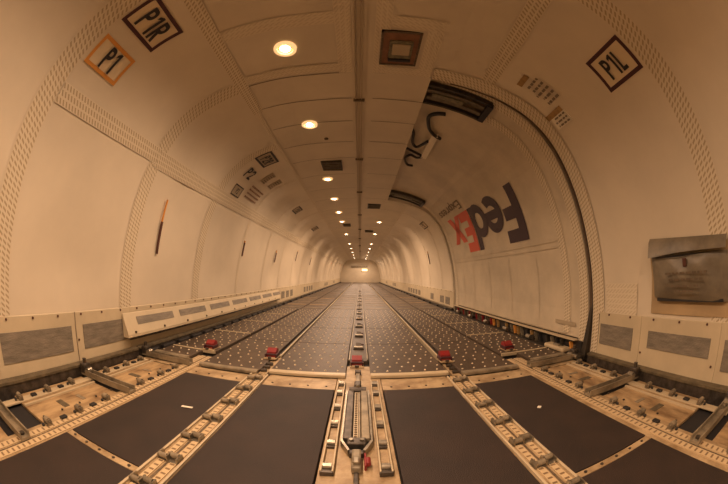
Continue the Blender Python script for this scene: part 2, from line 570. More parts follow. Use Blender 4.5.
# thickness rims
for yy in (DY0 + .05, DY1):
    m.grid([[dsurf(yy, -.33 + 4.28 * j / nS) for j in range(nS + 1)], [dsurf(yy, -.33 + 4.28 * j / nS, -.12) for j in range(nS + 1)]])
m.grid([[dsurf(DY0 + .05, -.33), dsurf(DY1, -.33)], [dsurf(DY0 + .05, -.33, -.12), dsurf(DY1, -.33, -.12)]])
m.build('door_skin', 'door_lining', t, smooth=False, recalc=False)
def dstrip(name, material, Y0, Y1, s0, s1, off, uvlong, nYs=None):
    mb = MB()
    a, b2 = nYs or max(1, int((Y1 - Y0) / .5)), max(1, int((s1 - s0) / .1))
    rows, uv = [], []
    for i in range(a + 1):
        y = Y0 + (Y1 - Y0) * i / a
        rows.append([dsurf(y, s0 + (s1 - s0) * j / b2, off) for j in range(b2 + 1)])
        nr = max(1, round(((s1 - s0) if uvlong == 'Y' else (Y1 - Y0)) / .05))
        uv.append([((y, nr * j / b2) if uvlong == 'Y' else (s0 + (s1 - s0) * j / b2, nr * i / a)) for j in range(b2 + 1)])
    mb.grid(rows, uv)
    return mb.build(name, material, t, recalc=False)
dstrip('edge_tape', 'tape', DY0 + .06, DY0 + .22, -.36, 3.3, .008, 's')
dstrip('edge_tape', 'tape', DY0 + .42, DY0 + .56, -.30, 2.7, .006, 's')
dstrip('edge_tape', 'tape_fine', DY1 - .22, DY1 - .06, -.36, 3.3, .008, 's')
# moulded ledge under the logo, frames
for s_ in (.78, .86):
    dstrip('crease_bead', 'door_lining', DY0 + .6, DY1 - .3, s_ - .012, s_ + .012, .014, 'Y')
for y_ in (3.9, 4.8, 5.7, 6.6, 7.3):
    dstrip('stiffener', 'door_lining', y_ - .012, y_ + .012, -.2, .7, .005, 's')
dstrip('stiffener', 'door_lining', DY0 + .5, DY1 - .3, -.31, -.285, .014, 'Y')
dstrip('crease_bead', 'door_lining', DY0 + .6, DY1 - .5, 2.30, 2.32, .008, 'Y')
# handle plate low on the near corner
dstrip('handle_slot', 'decal_grey', DY0 + .3, DY0 + .75, -.20, -.15, .014, 'Y')

# logo, stroke built, upside down on the door: letters run away from the camera, tops towards the floor
def lg(name, material, polys, Y0, sbase, h, wscale=1.0):
    """polys: list of strips; each strip is a list of (outer, inner) point pairs in letter units (cap height 1)"""
    mb = MB()
    for st in polys:
        rows = [[dsurf(Y0 + p[0] * h * wscale, sbase - p[1] * h, .009) for p in pr] for pr in st]
        mb.grid(rows)
    return mb.build(name, material, t, recalc=False)
def barv(x0, x1, y0, y1, n=8):
    return [[(x0, y0 + (y1 - y0) * i / n), (x1, y0 + (y1 - y0) * i / n)] for i in range(n + 1)]
def barp(p, q, w_, n=8):
    return [[(p[0] + (q[0] - p[0]) * i / n - w_ / 2, p[1] + (q[1] - p[1]) * i / n), (p[0] + (q[0] - p[0]) * i / n + w_ / 2, p[1] + (q[1] - p[1]) * i / n)] for i in range(n + 1)]
def arc(cx, cy, rx, ry, wx, wy, a0, a1, n=28):
    o = []
    for i in range(n + 1):
        a = math.radians(a0 + (a1 - a0) * i / n)
        o.append([(cx + rx * math.cos(a), cy + ry * math.sin(a)), (cx + (rx - wx) * math.cos(a), cy + (ry - wy) * math.sin(a))])
    return o
H, SB = 0.87, 1.82
lg('letter', 'logo_dark', [barv(0, .27, 0, 1), barv(.27, .74, .77, 1, 3), barv(.27, .66, .36, .59, 3)], 3.96, SB, H)
lg('letter', 'logo_dark', [arc(.42, .36, .42, .38, .21, .2, 0, 305), barv(.12, .82, .28, .46, 3)], 4.58, SB, H)
lg('letter', 'logo_dark', [arc(.40, .36, .40, .38, .22, .2, 0, 360), barv(.56, .80, 0, 1)], 5.24, SB, H)
lg('letter', 'logo_red', [barv(0, .24, 0, 1), barv(.24, .68, .77, 1, 3), barv(.24, .62, .39, .60, 3), barv(.24, .70, 0, .23, 3)], 5.97, SB, H)
lg('letter', 'logo_red', [barp((.14, 0), (.80, .72), .32), barp((.80, 0), (.14, .72), .32)], 6.56, SB, H)

# hinge trays, hoses and bracket over the door
def tray(label, Y0, Y1, s0, s1, flip):
    c = dsurf((Y0 + Y1) / 2, (s0 + s1) / 2)
    t2 = thing('hinge_tray', label, 'hinge', c, 'dark hinge trays above the cargo door')
    def solid(name, material, a, b, p, q, o0, o1):
        mb = MB()
        n = 8
        T = []
        for j in range(n + 1):
            s = p + (q - p) * j / n
            T.append([dsurf(a, s, o0), dsurf(b, s, o0), dsurf(b, s, o1), dsurf(a, s, o1), dsurf(a, s, o0)])
        mb.grid(T)
        mb.bm.faces.new([mb.bm.verts.new(v) for v in T[0][:4]])
        mb.bm.faces.new([mb.bm.verts.new(v) for v in T[-1][:4]])
        mb.build(name, material, t2)
    solid('tray_base', 'hinge_light', Y0, Y1, s0, s1, .004, .02)
    solid('tray_lip', 'hinge', Y0, Y0 + .035, s0, s1, .02, .07)
    solid('tray_lip', 'hinge', Y1 - .035, Y1, s0, s1, .02, .07)
    yc = (Y0 + Y1) / 2
    wY = (Y1 - Y0)
    solid('slide_bar', 'hinge_light', Y0 + wY * .24, Y0 + wY * .36, s0 + .06, s1 - .03, .02, .06)
    solid('slide_bar', 'hinge_light', Y0 + wY * .60, Y0 + wY * .76, s0 + .06, s1 - .10, .02, .06)
    solid('end_cap', 'ink', Y0 + .02, Y1 - .02, s0 - .02, s0 + .05, .02, .08)
    solid('hinge_arm', 'device', Y0 + wY * .4, Y0 + wY * .56, s0 + .3, s1 - .15, .03, .07)
tray('long dark slotted hinge tray at the near top corner of the cargo door', 2.83, 3.24, 2.68, 3.5, 1)
tray('short dark hinge tray at the far top corner of the cargo door', 7.45, 7.95, 2.55, 3.45, -1)
def hose(label, pts, r=0.022):
    P = [dsurf(y, s, .05) for y, s in pts]
    sm = []
    for i in range(len(P) - 1):
        a, b, c, d = P[max(i - 1, 0)], P[i], P[i + 1], P[min(i + 2, len(P) - 1)]
        for k in range(6):
            u = k / 6
            sm.append(.5 * (2 * b + (c - a) * u + (2 * a - 5 * b + 4 * c - d) * u * u + (-a + 3 * b - 3 * c + d) * u ** 3))
    sm.append(P[-1])
    o = MB().tube(sm, r).build('hydraulic_hose', 'ink', origin=P[0], smooth=True)
    tag(o, label, 'hose')
hose('black hose hooked in a loop just past the near hinge tray', [(3.40, 3.10), (3.44, 3.2), (3.55, 3.28), (3.72, 3.26), (3.92, 3.2), (4.05, 3.1), (4.10, 3.0)], .026)
hose('black hose curving out from under the ceiling ledge towards a white bracket', [(3.85, 3.50), (4.1, 3.40), (4.45, 3.36), (4.60, 3.28), (4.45, 3.20), (4.3, 3.15)])
hose('black S-shaped hose end farther along the ceiling ledge', [(4.62, 3.5), (4.72, 3.42), (4.85, 3.22), (4.92, 3.12), (5.03, 3.20), (4.98, 3.32), (5.2, 3.38), (5.45, 3.30), (5.45, 3.2)])
m = MB()
T = [[dsurf(4.05, s, o) for o in (.01, .07)] + [dsurf(4.95, s, o) for o in (.07, .01)] for s in (3.05, 3.14)]
m.hexa([T[0][0], T[0][1], T[0][2], T[0][3], T[1][0], T[1][1], T[1][2], T[1][3]])
o = m.build('stay_bracket', 'decal_white', origin=dsurf(4.5, 3.1))
tag(o, 'pale flat bar bracket beside the black hoses above the cargo door', 'bracket')

# door gap reveals, shade put into the dark colour of the near one
def band(fa, fb, n):
    return [[fa(j / n), fb(j / n)] for j in range(n + 1)]
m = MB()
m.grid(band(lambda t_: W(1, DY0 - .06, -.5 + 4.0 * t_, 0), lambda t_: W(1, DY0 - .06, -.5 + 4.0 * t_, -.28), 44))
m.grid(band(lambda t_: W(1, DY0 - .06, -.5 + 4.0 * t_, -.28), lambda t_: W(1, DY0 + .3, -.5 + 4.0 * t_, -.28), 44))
m2 = MB()
m2.grid(band(lambda t_: W(1, DY1 + .04, -.5 + 4.0 * t_, 0), lambda t_: W(1, DY1 + .04, -.5 + 4.0 * t_, -.28), 44))
m2.build('trim_far_reveal', 'decal_white', recalc=False)['kind'] = 'structure'
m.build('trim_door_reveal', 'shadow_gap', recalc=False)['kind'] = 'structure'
# rubber bulb seal on the wall edge, getting fatter towards the floor
m = MB()
pts = []
rings = []
for j in range(50):
    s = -.48 + 3.7 * j / 49
    wgt = 0.012 + 0.030 * max(0, min(1, (0.45 - s) / .8))
    c = W(1, DY0 - .045 + wgt * .6, s, .004)
    rings.append([c + Vector((0.018 * math.cos(a) , wgt * math.sin(a), 0)) for a in [k * math.pi / 4 for k in range(9)]])
m.grid(rings)
m.build('trim_door_seal', 'shadow_gap', smooth=True)['kind'] = 'structure'
# door foot pillar: pale lower jamb with grey kick strip
t = thing('door_jamb', 'slanting grey kick strip at the foot of the cargo door near edge', 'jamb', (2.5, DY0 - .02, 0))
m = MB()
m.hexa([(2.43, 2.65, 0.0), (2.5, 2.65, 0.0), (2.5, 2.74, 0.0), (2.43, 2.74, 0.0), (2.50, 2.635, .74), (2.53, 2.635, .74), (2.53, 2.665, .74), (2.50, 2.665, .74)])
m.build('kick_strip', 'hinge', t)
MB().box(2.36, 2.47, 2.66, 2.80, 0, .07, .02).build('foot_block', 'hinge', t)
MB().cyl((2.35, 2.68, .05), (2.35, 2.76, .05), .025).build('foot_roller', 'steel', t)

# ------------------------------------------------------------------ door sill: dark latch box with tabs
t = thing('door_sill', 'dark latch sill with yellow and orange tabs under the cargo door', 'sill', (2.5, 5.4, 0))
MB().box(2.52, 2.66, 2.82, DY1, -.03, .175, .01).build('sill_body', 'black_rubber', t)
MB().box(2.38, 2.52, 2.85, DY1, -.03, .03, .008).build('sill_step', 'hinge', t)
MB().box(2.455, 2.53, 2.9, DY1, .178, .196, .006).build('sill_cap', 'cream', t)
y = 2.95
k = 0
while y < 7.9:
    hgt = .10
    mt = ('orange_paint', 'black_rubber', 'yellow_paint', 'hinge', 'channel')[(k * 3 + k // 4) % 5] if y < 5.4 else ('hinge_light' if k % 3 else 'red_paint')
    if not (4.9 < y < 5.1):
        x0 = 2.44
        m = MB(); m.hexa([(x0 + .03, y, .03), (x0 + .07, y, .03), (x0 + .07, y + .024, .03), (x0 + .03, y + .024, .03), (x0 + .03, y + .05, .15), (x0 + .08, y + .05, .15), (x0 + .08, y + .074, .15), (x0 + .03, y + .074, .15)])
        m.build('latch_tab', mt, t)
    y += .12 if k % 4 else .20
    k += 1
for y in (3.15, 3.9, 4.7, 5.6, 6.5, 7.4):
    MB().cyl((2.42, y, .075), (2.42, y + .12, .075), .035).build('latch_roller', 'steel', t, smooth=False)
    MB().box(2.44, 2.52, y - .03, y + .15, .03, .09, .01).build('latch_hook', 'hinge', t)
MB().box(2.36, 2.50, 3.0, 3.45, .03, .085, .02).build('sill_bumper', 'cream', t)

# ------------------------------------------------------------------ dado panels and side guide rails
def screws(t2, side, x, z, ys):
    for y in ys:
        MB().cyl((side * (x + .002), y, z), (side * (x - .008), y, z), .011, n=8).build('screw', 'strap_dark', t2)
def dado(side, Y0, Y1, label, vents, group, screw_step=.28, x=2.5, z0=.06, z1=.555, joint=()):
    t2 = thing('dado_panel', label, 'wall panel', (side * x, (Y0 + Y1) / 2, z0), group)
    a, b2 = sorted((side * x, side * (x + .05)))
    MB().box(a, b2, Y0, Y1, z0, z1, .006).build('panel_board', 'dado', t2)
    for (v0, v1, q0, q1) in vents:
        p, q = sorted((side * (x - .006), side * (x + .01)))
        f = MB().box(p, q, v0, v1, q0, q1).build('vent_mesh', 'grille', t2)
    for j in joint:
        p, q = sorted((side * (x - .005), side * (x + .01)))
        MB().box(p, q, j - .004, j + .004, z0, z1).build('joint_line', 'logo_grey', t2)
    if screw_step:
        n = int((Y1 - Y0) / screw_step)
        screws(t2, side, x, .532, [Y0 + (i + .5) * (Y1 - Y0) / n for i in range(n)])
    return t2
G1 = 'cream dado panels low on the side walls'
dado(-1, YB, 0.80, 'cream dado panel with grey vent mesh, at the left edge beside the viewpoint', [(-0.95, -.10, .21, .43), (.02, .72, .21, .43)], G1)
d = dado(-1, 0.80, 2.66, 'nearest cream dado panel on the left wall, with two large grey vent meshes', [(.86, 1.74, .205, .435), (1.90, 2.62, .205, .435)], G1, joint=(1.80,))
screws(d, -1, 2.5, .30, [1.80 + .03])
d = dado(1, 1.86, 2.515, 'short cream dado panel on the right wall next to the cargo door edge', [(1.97, 2.48, .215, .43)], G1, joint=())
d = dado(1, 0.88, 1.86, 'cream dado panel on the right wall under the grey pouch, one wide vent mesh', [(.98, 1.75, .275, .43)], G1)
screws(d, 1, 2.5, .22, [.93, 1.83])
dado(1, YB, 0.88, 'cream dado panel with grey vent mesh, at the right edge beside the viewpoint', [(.05, .82, .2, .43), (-.9, -.05, .2, .43)], G1)
dado(-1, 2.66, 9.6, 'long cream dado panel behind the boxed duct on the left wall', [], G1)
dado(-1, 9.6, 20.0, 'distant cream dado with square vents beyond the boxed duct on the left', [(y, y + .42, .19, .42) for y in (9.75, 10.4, 11.05, 13.8, 14.5, 15.2, 15.9)], G1, .5)
dado(-1, 20.0, YE - .05, 'farthest cream dado strip along the left wall to the bulkhead', [(y, y + .5, .19, .42) for y in (22, 22.8, 23.6, 29, 30)], G1, 0)
dado(1, DY1 + .05, 20.0, 'cream dado with square vents along the right wall beyond the cargo door', [(y, y + .45, .15, .36) for y in (8.5, 9.15, 10.5, 12.9, 13.6, 14.3, 15.0, 15.7)], G1, .5)
dado(1, 20.0, YE - .05, 'farthest cream dado strip along the right wall to the bulkhead', [(y, y + .5, .19, .42) for y in (22, 22.8, 23.6, 29, 30)], G1, 0)
# boxed duct in front of the left dado
t = thing('boxed_duct', 'long cream boxed duct with narrow grey vents standing off the left wall', 'duct', (-2.45, 5.9, .24))
MB().prism([(-2.486, .495), (-2.480, .49), (-2.40, .27), (-2.40, .24), (-2.486, .24)], 'y', 2.52, 9.3).build('duct_cover', 'dado', t)
MB().box(-2.486, -2.43, 2.6, 9.3, .205, .24).build('shade_strip', 'dark_steel', t)  # dark strip painted in for the shade under the duct
y = 2.74
while y < 9:
    MB().prism([(-2.466, .443), (-2.460, .446), (-2.429, .362), (-2.435, .359)], 'y', y, y + .80).build('vent_mesh', 'grille', t)
    y += .98 if y > 2.8 else .97
for y in [2.66 + .6 * i for i in range(11)]:
    MB().cyl((-2.393, y, .29), (-2.41, y, .29), .013, n=8).build('screw', 'dark_steel', t)
# side guide rails
def guide(side, Y0, Y1, label, n):
    t2 = thing('side_guide_rail', label, 'rail', (side * 2.5, (Y0 + Y1) / 2, -.03), 'dark guide rails at the foot of the side walls')
    f = side
    MB().prism([(f * 2.496, -.03), (f * 2.496, .085), (f * 2.46, .09), (f * 2.44, .07), (f * 2.44, -.03)], 'y', Y0, Y1).build('rail_body', 'dark_steel', t2)
    MB().prism([(f * 2.496, .09), (f * 2.496, .105), (f * 2.43, .095), (f * 2.43, .075)], 'y', Y0, Y1).build('rail_lip', 'hinge_light', t2)
    for i in range(n):
        y = Y0 + (i + .5) * (Y1 - Y0) / n
        a, b2 = sorted((f * 2.438, f * 2.38))
        MB().box(a, b2, y - .14, y + .14, -.0, .055, .012).build('restraint_block', 'black_rubber', t2)
guide(-1, YB, 2.72, 'dark steel guide rail at the foot of the left wall, before the duct', 0)
guide(1, YB, 2.60, 'dark steel guide rail at the foot of the right wall below the grey pouch', 0)
guide(-1, 2.74, 9.4, 'dark guide rail with black restraint blocks below the boxed duct', 17)
guide(-1, 9.42, YE - .05, 'distant guide rail along the left wall beyond the boxed duct', 30)
guide(1, DY1 + .05, YE - .05, 'distant guide rail along the right wall beyond the cargo door', 30)

# ------------------------------------------------------------------ floor panels
GF = 'dark anti-slip floor panels'
def floor_panel(x0, x1, y0, y1, label, mt='mat_black', name='floor_panel', group=GF, z=0.0):
    o = MB().box(x0, x1, y0, y1, -.03, z, .004).build(name, mt, origin=((x0 + x1) / 2, (y0 + y1) / 2, -.03))
    tag(o, label, 'floor panel', group)
    return o
floor_panel(-.865, -.215, YB, 2.56, 'long dark floor panel between the centre plate and the left roller track', z=.004)
floor_panel(.205, .825, YB, 2.56, 'long dark floor panel between the centre plate and the right roller track', z=.004)
floor_panel(-1.665, -1.065, .985, 2.56, 'dark floor panel left of the left roller track, beyond the pale cross strip', z=.004)
floor_panel(-1.665, -1.065, YB, .925, 'dark floor panel in the bottom left corner, before the pale cross strip', z=.004)
floor_panel(1.025, 1.635, .975, 2.56, 'dark floor panel right of the right roller track, beyond the pale cross strip', z=.004)
floor_panel(1.025, 1.635, YB, .915, 'dark floor panel in the bottom right corner, before the pale cross strip', z=.004)
GC = 'pale painted deck plates'
def plate(x0, x1, y0, y1, label, mt='cream_floor', z=0.0):
    t2 = thing('deck_plate', label, 'deck plate', ((x0 + x1) / 2, (y0 + y1) / 2, -.03), GC)
    MB().box(x0, x1, y0, y1, -.03, z, .003).build('plate', mt, t2)
    return t2
def plate_screws(t2, pts, r=.010):
    for x, y in pts:
        MB().cyl((x, y, -.002), (x, y, .006), r, n=8).build('screw', 'dark_steel', t2)
plate(-.205, .195, YB, 3.30, 'pale centre plate under the long floor latch')
d = plate(-1.665, -1.065, .93, .98, 'narrow pale cross strip between the two left dark floor panels')
plate_screws(d, [(-1.6 + i * .12, .955) for i in range(5)])
d = plate(1.025, 1.635, .92, .97, 'narrow pale cross strip between the two right dark floor panels')
plate_screws(d, [(1.08 + i * .12, .945) for i in range(5)])
for (a, b2, lab) in ((-1.665, -1.065, 'pale cross plate before the outer left ball mat'), (-.865, -.21, 'pale cross plate before the ball mat left of centre'),
                     (.20, .825, 'pale cross plate before the ball mat right of centre'), (1.025, 1.64, 'pale cross plate before the outer right ball mat')):
    d = plate(a, b2, 2.565, 2.80 if 'outer' in lab else 2.865, lab)
    plate_screws(d, [(a + (b2 - a) * (i + .5) / 4, 2.64) for i in range(4)])
# outboard pans between the side tracks and the walls
for sd, w1 in ((-1, 'left'), (1, 'right')):
    for (y0, y1, lab) in ((.86, 1.72, 'scratched pale tray nearest the viewpoint, outboard on the %s' % w1),
                          (1.84, 2.68, 'scratched pale tray beyond the second channel bar, outboard on the %s' % w1)):
        a, b2 = sorted((sd * 1.88, sd * 2.42))
        d = plate(a, b2, y0, y1, lab, 'scratched', -.008)
        x = sd * 2.2
        p, q = sorted((x - .012, x + .012))
        MB().box(p, q, y0, y1, -.01, .006).build('raised_seam', 'cream', d)
        MB().box(sd * 2.05 - .07, sd * 2.05 + .07, y0 + .30, y0 + .36, -.009, -.005, .001).build('data_plate', 'hinge_light', d)
        MB().box(sd * 2.05 - .05, sd * 2.05 + .06, y0 + .52, y0 + .56, -.009, -.005, .001).build('data_plate', 'channel', d)
        plate_screws(d, [(sd * 1.95, y0 + .05 + i * .2) for i in range(5)])
    floor_panel(*(sorted((sd * 1.88, sd * 2.42))), YB, .50, 'pale outboard tray on the %s beside the viewpoint' % w1, 'scratched', group='outboard trays behind the viewpoint', z=-.008)
    floor_panel(*(sorted((sd * 1.88, sd * 2.37))), 2.70, 2.94, 'pale outboard plate on the %s before the side ball mat' % w1, 'cream_floor', 'deck_plate', GC, z=-.004)

# ------------------------------------------------------------------ roller tracks
def roller_track(xc, Y0, Y1, label, ys, wdt=.19):
    t2 = thing('roller_track', label, 'roller track', (xc, (Y0 + Y1) / 2, -.03), 'roller tracks running along the deck')
    h = wdt / 2 - .002
    MB().box(xc - h, xc + h, Y0, Y1, -.03, 0, .003).build('track_bed', 'cream_floor', t2)
    for x in (xc - h + .010, xc + h - .010):
        MB().box(x - .008, x + .008, Y0, Y1, 0, .014, .003).build('edge_lip', 'cream', t2)
    for dx in (-.035, .04):
        m = MB()
        m.grid([[(xc + dx - .020, y, .006), (xc + dx + .020, y, .006)] for y in (Y0, Y1)], [[(y, 0), (y, 1)] for y in (Y0, Y1)])
        m.box(xc + dx - .020, xc + dx + .020, Y0, Y1, -.001, .0055)
        m.build('seat_rail', 'perforated', t2, recalc=False)
    MB().box(xc - .004, xc + .008, Y0, Y1, 0, .003).build('centre_groove', 'filter_dark', t2)
    for i, y in enumerate(ys):
        dx = -.03 if i % 2 else .03
        r = MB().cyl((xc - .053 , y, .026), (xc - .005, y, .026), .018, n=14).build('roller', 'channel', t2)
        MB().cyl((xc + .008, y + .03, .026), (xc + .058, y + .03, .026), .018, n=14).build('roller', 'channel', t2)
        m = MB()
        m.prism([(xc - .068, .0), (xc + .068, .0), (xc + .068, .038), (xc + .060, .038), (xc + .060, .007), (xc + .006, .007),
                 (xc + .006, .04), (xc - .003, .04), (xc - .003, .007), (xc - .055, .007), (xc - .055, .038), (xc - .062, .038)], 'y', y - .020, y + .050)
        m.build('roller_bracket', 'steel', t2)
YS = [-.3, 0, .3, .58, .86, 1.14, 1.42, 1.72, 2.04, 2.36, 2.66]
roller_track(-.965, YB, 2.83, 'pale roller track with paired dark rollers, left of the centre floor panels', YS)
roller_track(.925, YB, 2.83, 'pale roller track with paired dark rollers, right of the centre floor panels', YS)
def caster(mb_parent, x, y, z0=0.0):
    m = MB()
    m.prism([(x - .034, z0), (x + .034, z0), (x + .031, z0 + .042), (x + .023, z0 + .042), (x + .023, z0 + .007),
             (x - .023, z0 + .007), (x - .023, z0 + .042), (x - .031, z0 + .042)], 'y', y - .022, y + .022)
    m.build('caster_bracket', 'steel', mb_parent)
    MB().cyl((x - .021, y, z0 + .030), (x + .021, y, z0 + .030), .023, n=14).build('caster_wheel', 'channel', mb_parent)
    MB().cyl((x - .042, y, z0 + .028), (x + .042, y, z0 + .028), .008, n=8).build('caster_axle', 'steel', mb_parent)
    MB().ball((x + .0, y - .048, z0 + .012), .013, 8, 6).build('caster_knob', 'black_rubber', mb_parent)
CY = [.3, .87, 1.2, 1.52, 2.0, 2.33, 2.6]
for sd, w1 in ((-1, 'left'), (1, 'right')):
    t = thing('side_track', 'pale perforated side track with small dark casters along the %s outboard tray' % w1, 'roller track', (sd * 1.77, 0.1, -.03), 'perforated side tracks')
    a, b2 = sorted((sd * 1.67, sd * 1.875))
    if sd > 0: a = 1.64
    MB().box(a, b2, YB, 3.22, -.03, 0, .003).build('track_bed', 'cream_floor', t)
    for xc in (sd * 1.71, sd * 1.795):
        m = MB()
        m.grid([[(xc - .028, y, .008), (xc + .028, y, .008)] for y in (YB, 3.2)], [[(y, 0), (y, 1)] for y in (YB, 3.3)])
        m.box(xc - .028, xc + .028, YB, 3.2, -.001, .0075)
        m.build('seat_rail', 'perforated', t, recalc=False)
    MB().box(sd * 1.752 - .006, sd * 1.752 + .006, YB, 3.2, 0, .004).build('track_groove', 'filter_dark', t)
    for y in CY:
        caster(t, sd * 1.825, y, .004)
    for y in (1.03, 1.36, 2.16, 2.47):
        MB().box(sd * 1.825 - .02, sd * 1.825 + .02, y - .03, y + .03, 0, .022, .005).build('rub_block', 'black_rubber', t)
    t = thing('caster_rail', 'narrow pale rail with a row of dark casters close to the %s wall' % w1, 'rail', (sd * 2.3, 1.7, -.03), 'outer caster rails')
    a, b2 = sorted((sd * 2.26, sd * 2.34))
    MB().box(a, b2, .55, 2.68, -.008, .006, .003).build('rail_strip', 'cream', t)
    for y in (.62, .87, 1.2, 1.5, 2.0, 2.32, 2.58):
        caster(t, sd * 2.3, y, .004)
    for y in (1.03, 1.36, 2.16, 2.45):
        MB().box(sd * 2.3 - .02, sd * 2.3 + .02, y - .03, y + .03, 0, .022, .005).build('rub_block', 'black_rubber', t)
    # channel bars laid across the trays
    for y0, y1, lab in ((.60, .60, 'grey steel channel bar across the deck near the %s bottom corner' % w1),
                        (1.78, 1.78, 'grey steel channel bar lying across the %s tray, second from the viewpoint' % w1),
                        (2.80, 2.80, 'grey steel channel bar at the far end of the %s trays' % w1)):
        t = thing('channel_bar', lab, 'channel bar', (sd * 2.1, y0, 0), 'channel bars laid across the outboard trays')
        h = .042
        m = MB()
        xa, xb = sorted((sd * 1.74, sd * 2.42))
        m.prism([(y0 - h, .012), (y0 + h, .012), (y0 + h, .065), (y0 + h - .010, .065), (y0 + h - .010, .03), (y0 - h + .010, .03), (y0 - h + .010, .065), (y0 - h, .065)], 'x', xa, xb)
        m.build('channel', 'channel', t)
        MB().box(xa, xb, y0 - .02, y0 + .02, .009, .013).build('packer', 'hinge', t)
        MB().cyl((sd * 1.79, y0, .03), (sd * 1.79, y0, .042), .02, n=10).build('bolt', 'dark_steel', t)
        m = MB()
        m.box(sd * 2.385 - .035, sd * 2.385 + .035, y0 - .05, y0 + .05, .03, .12, .012)
        m.build('end_lug', 'dark_steel', t)
        MB().cyl((sd * 2.385, y0, .12), (sd * 2.385, y0, .16), .02, n=10).build('lug_pin', 'dark_steel', t)
        MB().cyl((sd * 2.33, y0 - .034, .06), (sd * 2.33, y0 + .034, .06), .026, n=12).build('lug_roller', 'steel', t)

# ------------------------------------------------------------------ centre roller trays and long latch
for x, w1 in ((-.158, 'left'), (.132, 'right')):
    t = thing('roller_tray', 'narrow pale tray with six small rollers on the %s of the floor latch' % w1, 'roller tray', (x, 2, 0), 'narrow roller trays beside the floor latch')
    h = .034
    MB().box(x - h, x + h, 1.30, 2.72, 0, .006).build('tray_bed', 'cream_floor', t)
    for xx in (x - h, x + h - .010):
        MB().box(xx, xx + .010, 1.29, 2.74, 0, .034, .003).build('tray_wall', 'cream', t)
    for y in (1.345, 1.60, 1.87, 2.15, 2.45, 2.68):
        MB().cyl((x - h + .012, y, .024), (x + h - .012, y, .024), .022, n=14).build('roller', 'steel', t)
        MB().box(x - h + .012, x + h - .012, y - .045, y - .024, .004, .02).build('roller_stop', 'dark_steel', t)
    MB().box(x - h, x + h, 1.28, 1.30, 0, .03, .003).build('tray_end', 'dark_steel', t)
t = thing('floor_latch', 'long dark folding latch lying in the centre of the floor, toothed strip down its middle', 'latch', (-.015, 2, 0))
c = -.015
MB().prism([(c - .045, 1.50), (c + .045, 1.50), (c + .092, 1.62), (c + .09, 2.44), (c + .06, 2.56), (c - .06, 2.56), (c - .09, 2.44), (c - .092, 1.62)], 'z', 0, .010).build('base_pan', 'black_rubber', t)
MB().box(c - .080, c - .028, 1.64, 2.46, .010, .040, .006).build('side_arm', 'dark_steel', t)
MB().box(c + .026, c + .078, 1.64, 2.46, .010, .040, .006).build('side_arm', 'channel', t)
for f in (-1, 1):
    m = MB()
    m.prism([(c + f * .092, 2.46), (c + f * .092, 1.60), (c + f * .047, 1.485), (c + f * .035, 1.495), (c + f * .080, 1.61), (c + f * .080, 2.46)], 'z', 0, .045)
    m.build('frame_rail', 'steel', t)
MB().box(c - .022, c + .006, 1.62, 2.44, .010, .030).build('toothed_bar', 'cream', t)
m = MB()
for i in range(26):
    y = 1.64 + i * .031
    m.cyl((c - .008, y, .028), (c - .008, y, .034), .009, n=8)
m.build('tooth_holes', 'filter_dark', t)
MB().box(c + .008, c + .022, 1.62, 2.44, .010, .036, .003).build('guide_bar', 'channel', t)
MB().box(c - .055, c + .055, 1.55, 1.63, .010, .055, .01).build('cross_yoke', 'dark_steel', t)
for f in (-1, 1):
    MB().cyl((c + f * .03, 1.585, .055), (c + f * .03, 1.585, .066), .013, n=10).build('yoke_bolt', 'steel', t)
MB().cyl((c - .07, 2.49, .03), (c + .07, 2.49, .03), .030, n=14).build('pivot_roller', 'dark_steel', t)
MB().box(c - .03, c + .03, 2.50, 2.62, .005, .075, .012).build('pivot_head', 'dark_steel', t)
MB().cyl((c, 2.50, .060), (c, 2.485, .060), .018, n=10).build('pivot_nut', 'steel', t)
MB().box(c - .025, c + .025, 1.30, 1.50, .004, .050, .01).build('release_block', 'channel', t)
MB().box(c - .018, c + .018, 1.33, 1.38, .05, .072, .008).build('release_button', 'steel', t)
MB().box(c - .040, c + .040, 1.46, 1.50, .004, .042, .006).build('clamp_bar', 'dark_steel', t)
MB().box(c - .012, c + .012, YB + 1, 1.30, .0, .022, .004).build('tail_bar', 'dark_steel', t)
MB().box(c + .040, c + .052, 1.34, 1.47, .0, .04, .004).build('red_release_lever', 'red_paint', t)
MB().cyl((c + .06, 1.36, .03), (c + .06, 1.42, .03), .014, n=10).build('spring_pin', 'red_paint', t)
MB().box(c - .020, c + .020, 2.66, 2.98, .0, .026, .006).build('tongue', 'channel', t)
MB().cyl((c - .03, 3.0, .03), (c + .03, 3.0, .03), .026, n=12).build('tongue_roller', 'dark_steel', t)

# ------------------------------------------------------------------ red pallet stops
def red_stop(x, y, label):
    zb = .001 if abs(x) < .1 else (.03 if abs(x) < 1.2 else .031)
    t2 = thing('pallet_stop', label, 'pallet stop', (x, y, zb), 'red pallet stops in a row across the deck')
    MB().box(x - .075, x + .075, y - .13, y + .10, zb - .001, zb + .010, .003).build('base_plate', 'cream_floor', t2)
    m = MB()
    m.prism([(y - .05, zb + .01), (y + .08, zb + .01), (y + .08, zb + .085), (y + .03, zb + .105), (y - .045, zb + .07)], 'x', x - .055, x + .055)
    m.build('stop_body', 'red_paint', t2)
    for f in (-1, 1):
        MB().box(x + f * .063 - .007, x + f * .063 + .007, y - .08, y + .08, zb + .008, zb + .05, .003).build('cheek', 'maroon', t2)
    MB().cyl((x, y - .12, zb + .01), (x, y - .12, zb + .03), .022, n=12).build('stop_bolt', 'dark_steel', t2)
    MB().cyl((x - .058, y - .045, zb + .04), (x + .058, y - .045, zb + .04), .014, n=10).build('stop_roller', 'maroon', t2)
